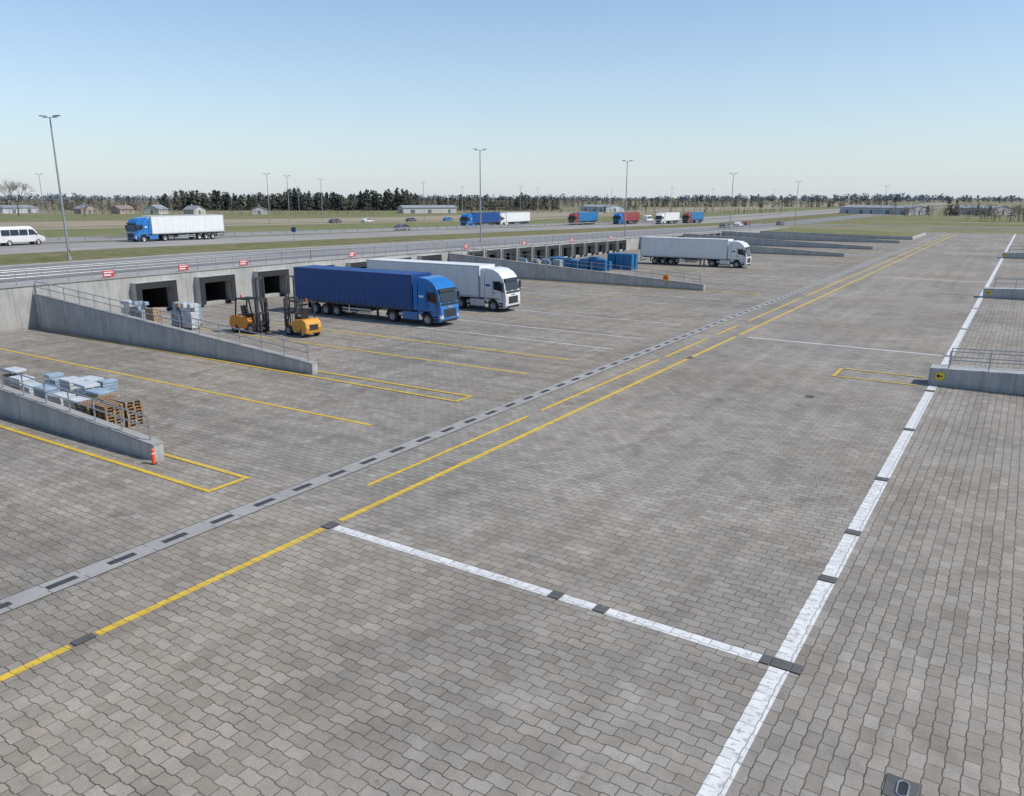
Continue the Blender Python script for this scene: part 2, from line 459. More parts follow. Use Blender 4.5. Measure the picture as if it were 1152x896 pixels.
for y0, y1 in ((19.3, 30.2), (31.4, 46), (47, 55), (57, 62), (65, 83), (85, 262)): mark(b, -18.76, -18.56, y0, y1, 'pyellow')
b.build('yellow_lane_line')
b = MB()
for yy in (25.05,): mark(b, -58, -23.8, yy - .1, yy + .1, 'pyellow')
for yy in (37.9, 42.8): mark(b, -56, -23.4, yy - .1, yy + .1, 'pyellow')
for yy in (47.55, 52.3, 60.0): mark(b, -56, -22.6, yy - .12, yy + .12, 'pwhite2')
for yy in (56.3, 64.6, 69.2, 73.8, 78.4): mark(b, -56, -23.0, yy - .08, yy + .08, 'pyellow2')
yy = 91
while yy < 258:
    mark(b, -56, -24.0, yy - .08, yy + .08, 'pyellow2' if int(yy) % 3 else 'pwhite2'); yy += 5.4
b.build('parking_bay_lines')
b = MB()
for (xs, xe, ya, yb) in ((-50, -22.8, 15.85, 17.45), (-60, -23.0, 30.55, 31.75), (-55, -23.2, 83.4, 84.9), (-55, -21, 145, 147.3)):
    mark(b, xs, xe, ya - .1, ya + .1, 'pyellow'); mark(b, xs, xe - .22, yb - .1, yb + .1, 'pyellow'); mark(b, xe - .22, xe, ya + .11, yb + .1, 'pyellow')
mark(b, -8.3, -4.0, 46.9, 47.08, 'pyellow'); mark(b, -8.3, -4.0, 49.3, 49.48, 'pyellow'); mark(b, -8.48, -8.3, 46.9, 49.48, 'pyellow')
mark(b, -7.5, -4.0, 93, 93.2, 'pyellow2'); mark(b, -7.5, -4.0, 95.3, 95.5, 'pyellow2')
b.build('ramp_outline_markings')
b = MB()
for g in gaps: mark(b, -3.52, -3.09, g - .18, g + .18, 'pdark')
mark(b, -3.75, -3.535, 15.87, 16.22, 'pdark'); mark(b, -3.08, -2.85, 15.87, 16.22, 'pdark')
mark(b, -9.2, -8.85, 15.87, 16.21, 'pdark'); mark(b, -7.9, -7.55, 15.87, 16.21, 'pdark')
mark(b, -17.38, -17.0, 15.82, 16.28, 'pdark'); mark(b, -17.34, -17.08, 7.98, 8.48, 'pdark'); mark(b, -17.34, -17.08, 47.2, 47.9, 'pdark')
mark(b, -8.6, -8.2, 41.05, 41.5, 'pdark')
b.build('dark_paver_inserts')

# drain channel
par = empty('drain_channel', (-20.45, 0, 0))
b = MB()
b.add([(-.38, -20, .0185), (.38, -20, .0185), (.38, 262, .0185), (-.38, 262, .0185)], [(0, 1, 2, 3)], 'concs'); b.build('channel_slab', par)
b = MB()
y = -16.3
while y < 260:
    L = .80
    b.box(-.12, .12, y, y + L, .006, .026, 'grate')
    if y < 40:
        for q in range(8): b.box(-.10, .10, y + .05 + q * .092, y + .09 + q * .092, .0255, .031, 'chass')
    y += 1.69
b.build('grates', par)
b = MB()
for yq in range(-20, 70, 1):
    b.box(-.38, -.122, yq, yq + .02, .016, .0205, 'grate'); b.box(.122, .38, yq, yq + .02, .016, .0205, 'grate')
b.box(-.405, -.38, -20, 90, .01, .020, 'grate'); b.box(.38, .405, -20, 90, .01, .020, 'grate')
b.build('joints', par)

# drain cover near camera
par = empty('drain_cover', (-.55, 13.35, 0))
b = MB(); b.box(-.28, .28, -.3, .3, .001, .02, 'pdark'); b.build('frame', par)
b = MB()
pts = []
for i in range(28):
    a = 2 * pi * i / 28
    pts.append((.09 * cos(a), .12 * (1 if sin(a) > 0 else -1) + .09 * sin(a), .03))
for i in range(28): b.cyl(pts[i], pts[(i + 1) % 28], .016, 'galv', 6)
b.box(-.075, .075, -.18, .18, .019, .024, 'dark'); b.build('ring', par)

# ------------------------------------------------------------------ railing helper
def railing(name, pts, h=1.0, sp=2.0, parent=None, r=.03, rails=(1.0, .55), n=6):
    b = MB()
    for a, c in zip(pts, pts[1:]):
        a = Vector(a); c = Vector(c); L = (c - a).length; k = max(1, int(L / sp))
        for i in range(k + 1):
            p = a.lerp(c, i / k); b.cyl(p, p + Vector((0, 0, h)), r, 'galv', n)
        for q in rails: b.cyl(a + Vector((0, 0, h * q)), c + Vector((0, 0, h * q)), r * .85, 'galv', n)
    return b.build(name, parent, recalc=False)

# ------------------------------------------------------------------ dock retaining wall with bays
bays = [41, 47.3, 54, 60.5, 67, 73.5, 79.6] + [90 + 4.3 * i for i in range(12)] + [152 + 5 * i for i in range(10)]
bays = [-20, -12, -4, 4, 10.5, 22] + bays
par = empty('dock_retaining_wall', (0, 0, 0))
b = MB()
cuts = []
for yb in bays:
    hw = 1.75 if yb < 85 else 1.45
    cuts.append((yb - hw, yb + hw))
y = -120.0
for (a, c) in cuts:
    ks = [y] + [k for k in (60, 220) if y < k < a] + [a]
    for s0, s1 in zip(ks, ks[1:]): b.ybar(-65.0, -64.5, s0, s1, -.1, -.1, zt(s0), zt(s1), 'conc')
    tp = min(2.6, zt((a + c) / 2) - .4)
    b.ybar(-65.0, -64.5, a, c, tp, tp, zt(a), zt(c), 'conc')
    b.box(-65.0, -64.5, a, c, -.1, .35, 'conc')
    y = c
b.ybar(-65.0, -64.5, y, 262, -.1, -.1, zt(y), zt(262), 'conc')
b.box(-69, -64.5, 262, 262.4, -.1, zt(262), 'conc')
b.build('wall', par)
b = MB()
for s0, s1 in ((-120, 60), (60, 220), (220, 262)):
    b.ybar(-69.0, -65.003, s0, s1, zt(s0) - .25, zt(s1) - .25, zt(s0) + .012, zt(s1) + .012, 'concs')
    b.ybar(-65.05, -64.42, s0, s1, zt(s0) + .013, zt(s1) + .013, zt(s0) + .12, zt(s1) + .12, 'concs')
b.build('deck', par)
b = MB()
for (a, c) in cuts:
    tp = min(2.6, zt((a + c) / 2) - .4)
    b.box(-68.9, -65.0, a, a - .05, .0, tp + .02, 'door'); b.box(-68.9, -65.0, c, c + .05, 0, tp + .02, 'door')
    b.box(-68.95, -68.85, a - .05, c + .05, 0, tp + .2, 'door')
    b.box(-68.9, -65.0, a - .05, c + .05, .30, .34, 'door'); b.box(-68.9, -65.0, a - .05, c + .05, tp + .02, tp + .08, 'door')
    b.box(-65.6, -65.5, a, c, tp - U(.25, .9), tp, 'doorp')
    pr = .75 if a < 85 else .35
    b.box(-64.5, -64.5 + pr, a - .22, a, .25, tp + .22, 'hood'); b.box(-64.5, -64.5 + pr, c, c + .22, .25, tp + .22, 'hood')
    b.box(-64.5, -64.5 + pr, a, c, tp, tp + .22, 'hood')
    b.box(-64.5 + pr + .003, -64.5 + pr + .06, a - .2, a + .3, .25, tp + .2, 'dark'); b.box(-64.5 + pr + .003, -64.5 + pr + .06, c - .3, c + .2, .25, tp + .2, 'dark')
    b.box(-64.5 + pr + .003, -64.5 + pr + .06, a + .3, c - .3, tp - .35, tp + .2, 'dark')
    for q in (a + .1, c - .45): b.box(-64.5, -64.25, q, q + .35, .02, .3, 'rubber')
b.build('dock_shelters', par)
pts = [(-64.72, y, zt(y) + .12) for y in (-120, 60, 220, 258)]
railing('wall_railing', pts, 1.05, 2.0, r=.035)
pts = [(-69.3, y, zt(y) + .03) for y in (-120, 60, 220, 258)]
railing('road_railing', pts, .9, 3.0, r=.035)

for yy in (37.2, 44.3, 51.0, 66, 88.0, 103, 118, 133):
    par = empty('red_dock_sign', (-64.45, yy, zt(yy)))
    b = MB(); b.box(-.02, .02, -.5, .5, .2, .72, 'red'); b.box(.021, .026, -.4, .4, .52, .62, 'signw'); b.box(.021, .026, -.4, .2, .30, .42, 'signw')
    b.cyl((-.05, -.42, 0), (-.05, -.42, .78), .03, 'galv'); b.cyl((-.05, .42, 0), (-.05, .42, .78), .03, 'galv'); b.build('panel', par)

# ------------------------------------------------------------------ ramp walls
def ramp_wall(x0, x1, y0, th, h0, h1, rail=True, off=.5):
    par = empty('concrete_ramp_wall', (x1, y0, 0))
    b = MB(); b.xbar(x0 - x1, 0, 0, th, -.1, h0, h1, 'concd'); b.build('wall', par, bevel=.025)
    b = MB(); b.xbar(x0 - x1, .02, -.04, th + .04, 0, 0, 0, 'concs')
    b.v = [(x, y, (h0 + .002 if x < -.5 else h1 + .002) + (.06 if i >= 4 else 0)) for i, (x, y, z) in enumerate(b.v)]
    b.build('coping', par)
    if rail:
        sl = (h0 - h1) / (x1 - x0)
        railing('railing', [(x0 - x1, th / 2, h0 + .06), (-off, th / 2, h1 + .06 + sl * off)], .95, 1.9, par, r=.035)
    return par
ramp_wall(-64.4, -27.5, 16.8, .42, 2.6, .62)
ramp_wall(-64.4, -33.9, 31.0, .42, 2.65, .6)
ramp_wall(-64.4, -29.3, 84.0, .5, 2.7, .6)
ramp_wall(-64.4, -26.3, 146.0, .6, 2.3, .5, False)
ramp_wall(-64.4, -25.4, 169.5, .6, 2.1, .5, False)
ramp_wall(-64.4, -24.0, 196, .6, 1.7, .5, False)
def right_ramp(y0, x0=-3.6, x1=40, w=1.3):
    par = empty('concrete_loading_ramp', (x0, y0, 0))
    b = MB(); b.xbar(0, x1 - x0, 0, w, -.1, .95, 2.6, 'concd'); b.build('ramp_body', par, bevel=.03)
    f = lambda x: .95 + 1.65 * x / (x1 - x0)
    for yy in (.12, w - .12): railing('railing', [(.9, yy, f(.9)), (x1 - x0, yy, 2.6)], .95, 1.8, par, r=.034, rails=(1, .5))
    b = MB(); b.cyl((.55, -.012, .55), (.55, -.04, .55), .24, 'yel', 24)
    b.box(.43, .67, -.05, -.042, .52, .58, 'dark'); b.hexa([(.36, -.05, .55), (.5, -.05, .42), (.5, -.05, .68), (.36, -.05, .551), (.36, -.043, .55), (.5, -.043, .42), (.5, -.043, .68), (.36, -.043, .551)], 'dark')
    b.build('arrow_disc', par)
right_ramp(47.6); right_ramp(93.6, -3.2, 42, 1.6); right_ramp(157, -3.4, 42, 2.0)

par = empty('orange_bollard', (-27.2, 16.55, 0))
b = MB(); b.cyl((0, 0, 0), (0, 0, .58), .07, 'orange', 12); b.cyl((0, 0, .58), (0, 0, .63), .07, 'orange', 12, .04); b.cyl((0, 0, .42), (0, 0, .47), .074, 'signw', 12); b.cyl((0, 0, 0), (0, 0, .03), .12, 'dark', 12); b.build('post', par)
par = empty('round_marker_sign', (-33.7, 83.9, 1.2))
b = MB(); b.cyl((0, 0, 0), (0, -.05, 0), .38, 'yel', 20); b.cyl((0, -.051, 0), (0, -.06, 0), .25, 'orange', 20); b.box(-.04, .04, .0, .06, -1.1, .3, 'galv'); b.build('disc', par)

par = empty('raised_grass_island', (0, 0, 0))
b = MB(); b.xbar(-60, -23.4, 213, 240, -.05, 1.3, .7, 'concd'); b.build('retaining_kerb', par)
b = MB(); b.add([(-59.6, 213.4, 1.32), (-23.8, 213.4, .735), (-23.8, 239.6, .735), (-59.6, 239.6, 1.32)], [(0, 1, 2, 3)], 'green'); b.build('turf', par)

# ------------------------------------------------------------------ lamps
def street_lamp(x, y, H=14.8, heads=2, rz=0):
    z = zt(y) if x < -69 or y > 262 else (zt(y) + .1 if x < -64 else 0)
    par = empty('street_lamp', (x, y, z), rz)
    b = MB()
    b.cyl((0, 0, 0), (0, 0, .35), .22, 'concs', 12); b.cyl((0, 0, .3), (0, 0, H), .135, 'pole', 10, .07)
    b.box(-.06, .14, -.05, .05, .8, 1.2, 'dark')
    b.cyl((-.85, 0, H - .05), (.85, 0, H - .05), .035, 'pole', 6)
    b.build('pole', par, recalc=False)
    b = MB()
    for sx in (-1, 1):
        b.hexa([(sx * .45, -.2, H + .02), (sx * 1.15, -.17, H + .10), (sx * 1.15, .17, H + .10), (sx * .45, .2, H + .02),
                (sx * .45, -.2, H + .14), (sx * 1.15, -.14, H + .19), (sx * 1.15, .14, H + .19), (sx * .45, .2, H + .14)], 'dgrey')
    b.build('luminaires', par)
for (x, y) in ((-87.8, 46.5), (-77.5, 110), (-69.6, 150), (-69.6, 218), (-69.6, 290), (-197, 167), (-205, 182), (-221, 212), (-206, 253), (-251, 340), (-214, 338), (-248, 411), (-226, 465), (-170, 426), (-172, 500), (-272, 138), (-60, 420), (10, 470), (-150, 560), (-330, 300)):
    street_lamp(x, y, 14.8, rz=U(-.3, .3) + .6)

par = empty('road_sign', (-92.8, 83, zt(83)), .5)
b = MB(); b.cyl((0, 0, 0), (0, 0, 2.7), .045, 'galv'); b.box(-.35, .35, -.07, -.04, 1.9, 2.6, 'dgrey'); b.box(-.30, .30, -.078, -.072, 1.95, 2.55, 'tblue'); b.build('post_and_panel', par)

b = MB()
for y0, y1 in ((-200, 60), (60, 220), (220, 300)):
    b.ybar(-123.2, -123.1, y0, y1, zt(y0) + .5, zt(y1) + .5, zt(y0) + .8, zt(y1) + .8, 'galv')
y = -100
while y < 300: b.box(-123.1, -123.0, y, y + .1, zt(y), zt(y) + .78, 'galv'); y += 4
b.build('guard_rail')

# ------------------------------------------------------------------ trucks
def truck(name, loc, rz, cab='cblue', body='tblue', curtain=True, lod=0, tractor=True):
    root = empty(name, loc, rz)
    W = 1.25
    if tractor:
        arch = [(-1.42 + .64 * cos(radians(a)), .52 + .64 * sin(radians(a))) for a in (165, 140, 115, 90, 65, 40, 15, 0)]
        prof = [(-.14, .36), (-.02, .50), (.0, .95), (-.02, 1.45), (-.09, 1.92), (-.34, 2.95), (-.45, 3.12), (-.80, 3.48), (-1.35, 3.74), (-2.2, 3.84), (-2.32, 3.78), (-2.32, .95), (-2.10, .9)] + arch + [(-.78, .36)]
        def wf(x, z):
            w = W
            if x > -.2: w -= .07
            if z > 2.5: w -= .05 * (z - 2.5)
            return w
        b = MB(); b.prism(prof, wf, cab); b.build('cab', root, bevel=.05, seg=3)
        b = MB()
        o = .012
        b.hexa([(-.085 + o, -1.08, 1.98), (-.085 + o, 1.08, 1.98), (-.31 + o, 1.03, 2.86), (-.31 + o, -1.03, 2.86),
                (-.055 + o, -1.08, 1.98), (-.055 + o, 1.08, 1.98), (-.28 + o, 1.03, 2.86), (-.28 + o, -1.03, 2.86)], 'glass')
        for s in (-1, 1):
            y0 = s * (W - .01); y1 = s * (W + .012)
            b.hexa([(-.40, y0, 1.85), (-1.32, y0, 2.0), (-1.32, y0, 2.72), (-.58, y0 - s * .02, 2.72), (-.40, y1, 1.85), (-1.32, y1, 2.0), (-1.32, y1, 2.72), (-.58, y1 - s * .02, 2.72)], 'glass')
        b.build('windows', root)
        b = MB()
        b.hexa([(-.30, -1.12, 2.86), (-.05, -1.12, 2.80), (-.05, 1.12, 2.80), (-.30, 1.12, 2.86), (-.36, -1.12, 2.98), (-.08, -1.12, 2.86), (-.08, 1.12, 2.86), (-.36, 1.12, 2.98)], 'dark')
        for i in range(5): b.box(.0, .03, -.70, .70, .80 + i * .11, .87 + i * .11, 'dark')
        b.box(-.01, .022, -.74, .74, .76, 1.38, 'chass')
        b.box(-.08, .008, -1.05, 1.05, 1.70, 1.84, 'dark')
        for yy in (-.5, .45): b.hexa([(-.03, yy - .4, 1.92), (-.02, yy + .3, 1.92), (-.03, yy + .3, 1.96), (-.04, yy - .4, 1.96), (.0, yy - .4, 1.96), (.0, yy + .3, 1.94), (-.01, yy + .3, 1.99), (-.01, yy - .4, 2.01)], 'dark')
        b.box(-.05, .045, -.9, .9, .38, .56, 'dark')
        for s in (-1, 1):
            b.hexa([(-.05, s * .9, .66), (.03, s * .9, .66), (-.03, s * 1.2, .66), (-.15, s * 1.2, .66), (-.05, s * .9, .90), (.03, s * .9, .90), (-.03, s * 1.2, .95), (-.15, s * 1.2, .95)], 'head')
            b.box(-.30, -.14, s * 1.30, s * 1.52, 2.05, 2.62, 'dark'); b.box(-.30, -.16, s * 1.30, s * 1.5, 1.8, 2.0, 'dark')
            b.cyl((-.35, s * 1.2, 2.6), (-.22, s * 1.36, 2.6), .025, 'dark', 6); b.cyl((-.35, s * 1.2, 1.95), (-.22, s * 1.36, 1.95), .025, 'dark', 6)
            for xx in (-.40, -1.44): b.box(xx - .012, xx + .012, s * (W - .01), s * (W + .006), 1.0 if xx > -1 else 1.25, 2.9, 'chass')
            b.box(-1.36, -1.14, s * (W - .01), s * (W + .03), 1.66, 1.72, 'dark')
            b.box(-.76, -.30, s * (W - .02), s * (W + .015), .45, .62, 'dark'); b.box(-.76, -.30, s * (W - .02), s * (W + .015), .72, .84, 'dark')
            b.box(-2.12, -.72, s * (W - .05), s * (W + .02), 1.14, 1.21, 'dark')
            b.box(-2.15, -1.7, s * (W - .04), s * (W + .008), 2.25, 2.42, 'signw' if cab == 'cblue' else 'tblue')
        b.box(.003, .02, -.30, .30, 1.50, 1.60, 'alu')
        b.build('trim', root)
        b = MB()
        for s in (-1, 1):
            b.box(-2.75, -2.34, s * 1.20, s * 1.25, 1.2, 3.7, cab)
            b.box(-3.9, -2.36, s * 1.05, s * 1.24, .42, 1.05, cab)
            b.box(-3.92, -2.34, s * 1.06, s * 1.245, .3, .415, 'dark')
        b.build('side_fairings', root, bevel=.02)
        b = MB()
        for s in (-1, 1):
            b.box(-6.1, -1.0, s * .38 - .05, s * .38 + .05, .78, 1.04, 'chass')
            for i in range(8):
                a0 = pi * i / 8; a1 = pi * (i + 1) / 8
                b.hexa([(-5.1 + .6 * cos(a0), s * .9, .52 + .6 * sin(a0)), (-5.1 + .6 * cos(a0), s * 1.24, .52 + .6 * sin(a0)), (-5.1 + .6 * cos(a1), s * 1.24, .52 + .6 * sin(a1)), (-5.1 + .6 * cos(a1), s * .9, .52 + .6 * sin(a1)),
                        (-5.1 + .62 * cos(a0), s * .9, .52 + .62 * sin(a0)), (-5.1 + .62 * cos(a0), s * 1.24, .52 + .62 * sin(a0)), (-5.1 + .62 * cos(a1), s * 1.24, .52 + .62 * sin(a1)), (-5.1 + .62 * cos(a1), s * .9, .52 + .62 * sin(a1))], 'dark')
        b.box(-2.2, -.6, -.6, .6, .5, 1.0, 'chass'); b.cyl((-5.0, 0, 1.08), (-4.4, 0, 1.12), .5, 'chass', 12)
        b.cyl((-5.1, -1, .52), (-5.1, 1, .52), .08, 'chass'); b.cyl((-1.42, -1, .52), (-1.42, 1, .52), .07, 'chass')
        b.cyl((-3.9, -.95, .75), (-4.4, -.95, .75), .2, 'alu', 12)
        b.build('tractor_chassis', root)
    x1, x0 = -2.85, -16.45
    b = MB()
    if curtain:
        n = 120; tz0, tz1 = 1.22, 3.86
        for s in (-1, 1):
            vs = []
            for i in range(n + 1):
                x = x0 + .12 + (x1 - x0 - .24) * i / n
                dy = .012 * sin(i * 1.9) + .010 * sin(i * .7 + 1)
                vs += [(x, s * (1.262 + dy), tz0), (x, s * (1.265 + dy * .3), (tz0 + tz1) / 2), (x, s * 1.262, tz1)]
            b.add(vs, [(3 * i + q, 3 * i + 3 + q, 3 * i + 4 + q, 3 * i + 1 + q) for i in range(n) for q in (0, 1)], body)
        b.box(x0 + .1, x1 - .1, -1.2, 1.2, 1.25, 3.9, body)
        b.box(x1 - .1, x1, -1.26, 1.26, 1.15, 4.0, body); b.box(x0, x0 + .1, -1.27, 1.27, 1.15, 4.0, 'alu')
        for s in (-1, 1):
            b.box(x0 + .1, x1 - .1, s * 1.20, s * 1.275, 3.86, 3.99, body); b.box(x0 + .1, x1 - .1, s * 1.18, s * 1.272, 1.1, 1.22, 'chass')
            x = x0 + .5
            while x < x1 - .3:
                b.box(x - .02, x + .02, s * 1.285, s * 1.292, 1.12, 1.50, 'dark'); x += .62
        b.box(x0 + .1, x1 - .1, -1.2, 1.2, 3.9, 3.985, body)
    else:
        b.box(x0, x1, -1.26, 1.26, 1.25, 4.0, body)
        for s in (-1, 1):
            b.box(x0 - .01, x1 + .01, s * 1.24, s * 1.285, 1.16, 1.32, 'alu'); b.box(x0 - .01, x1 + .01, s * 1.24, s * 1.282, 3.93, 4.02, 'alu')
            for xx in (x0, x1 - .1): b.box(xx - .005, xx + .105, s * 1.24, s * 1.28, 1.32, 3.93, 'alu')
            x = x0 + 1.2
            while x < x1 - .5: b.box(x - .01, x + .01, s * 1.25, s * 1.266, 1.32, 3.93, 'hood'); x += 1.24
        b.box(x1 + .004, x1 + .35, -.9, .9, 2.5, 3.8, 'wbox')
    b.build('trailer_body', root, bevel=0)
    b = MB()
    b.box(x0 - .03, x0 - .001, -1.24, 1.24, 1.2, 3.98, 'wbox' if not curtain else 'alu')
    for yy in (-.75, -.35, .35, .75): b.cyl((x0 - .06, yy, 1.15), (x0 - .06, yy, 3.95), .02, 'galv', 6)
    b.box(x0 - .036, x0 - .03, -.012, .012, 1.2, 3.98, 'dark')
    b.box(x0 - .1, x0 + .1, -1.2, 1.2, .45, .6, 'galv')
    for s in (-1, 1): b.box(x0 - .09, x0 + .0, s * .75, s * 1.15, .8, .98, 'lamp')
    for s in (-1, 1):
        b.box(x0 + .1, x1 - .3, s * .5 - .06, s * .5 + .06, .95, 1.16, 'chass')
        for zz in (.5, .75): b.box(-10.7, -7.4, s * 1.2 - .015, s * 1.2 + .015, zz, zz + .12, 'alu')
        for xx in (-10.5, -9, -7.6): b.box(xx - .03, xx + .03, s * 1.18 - .03, s * 1.18, .5, 1.15, 'chass')
        b.box(-7.05, -6.9, s * .85 - .07, s * .85 + .07, .12, 1.1, 'chass'); b.box(-7.15, -6.8, s * .85 - .14, s * .85 + .14, .06, .12, 'chass')
        b.box(-14.8, -10.8, s * .92, s * 1.24, 1.06, 1.10, 'dark')
        b.box(-14.84, -14.8, s * .92, s * 1.24, .45, 1.1, 'dark')
    b.box(-9.4, -8.0, -.9, .9, .6, 1.0, 'chass')
    for xx in (-11.45, -12.76, -14.07): b.cyl((xx, -1, .5), (xx, 1, .5), .07, 'chass')
    b.box(x0 + .1, x1 - .1, -1.15, 1.15, 1.1, 1.2, 'chass')
    b.build('trailer_chassis', root)
    b = MB(); nn = 24 if lod == 0 else 14
    for s in (-1, 1):
        if tractor:
            b.wheel(-1.42, s * 1.05, .51, .51, .32, nn); b.wheel(-5.1, s * 1.06, .51, .51, .3, nn); b.wheel(-5.1, s * .74, .51, .51, .28, nn)
        for xx in (-11.45, -12.76, -14.07): b.wheel(xx, s * 1.04, .5, .5, .36, nn)
    b.build('wheels', root)
    return root
truck('blue_curtainside_truck', (-38.0, 49.6, 0), 0, 'cblue', 'tblue', True)
truck('white_box_truck', (-38.2, 59.2, 0), 0, 'white', 'wbox', False)
truck('white_box_truck', (-33.7, 115.3, 0), 0, 'white', 'wbox', False)
truck('blue_and_white_truck', (-118, 72.5, zt(81) + .05), -pi / 2, 'cblue', 'wbox', False, 1)
truck('blue_curtainside_truck', (-133, 180.5, zt(190) + .0), -pi / 2, 'cblue', 'tblue', True, 1)
truck('white_box_truck', (-134, 199, zt(208) + .0), -pi / 2, 'white', 'wbox', False, 1)
truck('red_box_truck', (-124.8, 228, zt(236) + .0), -pi / 2, 'cred', 'crate', True, 1)
truck('blue_curtainside_truck', (-118, 247, zt(256) + .0), -pi / 2, 'cblue', 'cred', True, 1)
truck('white_box_truck', (-109, 262, zt(270) + .0), -pi / 2, 'white', 'wbox', False, 1)
truck('red_box_truck', (-108, 285, .4), -pi / 2, 'cred', 'crate', True, 1)

# ------------------------------------------------------------------ cars / van
def car(name, loc, rz, col, kind='car'):
    root = empty(name, loc, rz)
    if kind == 'van':
        L, W, H, r = 6.2, 1.0, 2.6, .38
        prof = [(0, .45), (.05, .95), (-.15, 1.15), (-.75, 1.35), (-1.35, 2.25), (-1.6, 2.5), (-2.0, 2.6), (-5.9, 2.58), (-6.15, 2.4), (-6.2, .5), (-6.1, .4)]
        wins = [[(-1.02, 1.42), (-1.5, 2.15), (-2.15, 2.18), (-2.15, 1.42)], [(-2.3, 1.42), (-2.3, 2.18), (-3.4, 2.18), (-3.4, 1.42)], [(-3.5, 1.42), (-3.5, 2.18), (-4.6, 2.18), (-4.6, 1.42)], [(-4.7, 1.42), (-4.7, 2.18), (-5.8, 2.16), (-5.8, 1.42)]]
        ws = ((-.82, 1.44), (-1.34, 2.18)); ax = (-1.0, -4.9)
    else:
        L, W, H, r = 4.5, .9, 1.48, .32
        prof = [(0, .3), (.03, .6), (-.12, .75), (-1.1, .95), (-1.8, 1.40), (-2.3, 1.48), (-3.3, 1.45), (-4.1, 1.05), (-4.45, .98), (-4.5, .45), (-4.4, .28)]
        wins = [[(-1.32, .98), (-1.85, 1.36), (-2.5, 1.40), (-2.5, .98)], [(-2.58, .98), (-2.58, 1.40), (-3.25, 1.37), (-3.85, 1.02)]]
        ws = ((-1.18, 1.0), (-1.76, 1.36)); ax = (-.85, -3.6)
    b = MB(); b.prism(prof, lambda x, z: W - max(0, z - H * .62) * .22, col); b.build('body', root, bevel=.06)
    b = MB()
    for s in (-1, 1):
        for wn in wins:
            f = lambda z: s * (W - max(0, z - H * .62) * .22 + .01)
            vs = [(x, f(z), z) for x, z in wn] + [(x, f(z) - s * .05, z) for x, z in wn]
            n = len(wn)
            b.add(vs, [tuple(range(n)), tuple(range(n, 2 * n))] + [(i, (i + 1) % n, n + (i + 1) % n, n + i) for i in range(n)], 'glass')
    (xa, za), (xb, zb) = ws
    b.hexa([(xa, -W + .12, za), (xa, W - .12, za), (xb, W - .2, zb), (xb, -W + .2, zb), (xa + .05, -W + .12, za + .03), (xa + .05, W - .12, za + .03), (xb + .05, W - .2, zb + .03), (xb + .05, -W + .2, zb + .03)], 'glass')
    b.box(.02, .06, -W * .5, W * .5, .4, .62, 'dark')
    for s in (-1, 1): b.box(-.06, .05, s * W * .6, s * W * .9, .6, .76, 'head'); b.box(-L - .02, -L + .05, s * W * .65, s * W * .95, .7, .9, 'lamp'); b.box(ws[0][0] - .35, ws[0][0] - .2, s * W, s * (W + .18), za, za + .16, 'dark')
    b.build('windows_and_lights', root)
    b = MB()
    for s in (-1, 1):
        for xx in ax: b.wheel(xx, s * (W - .1), r, r, .24, 16)
    b.build('wheels', root)
car('white_minibus', (-121, 60.5, zt(57) + .05), pi / 2, 'white', 'van')
car('white_van', (-128, 300, .4), pi / 2, 'white', 'van')
for (x, y, c) in ((-127, 150, 'dgrey'), (-129, 245, 'dgrey'), (-75, 232, 'dgrey'), (-78, 255, 'white'), (-80, 270, 'cred'), (-72, 282, 'dgrey'), (-190, 205, 'white'), (-190, 190, 'dgrey'), (-190, 228, 'dgrey'), (-190, 250, 'cblue')):
    car('parked_car', (x, y, zt(y) + .04), pi / 2 * (1 if R() > .3 else -1), c)

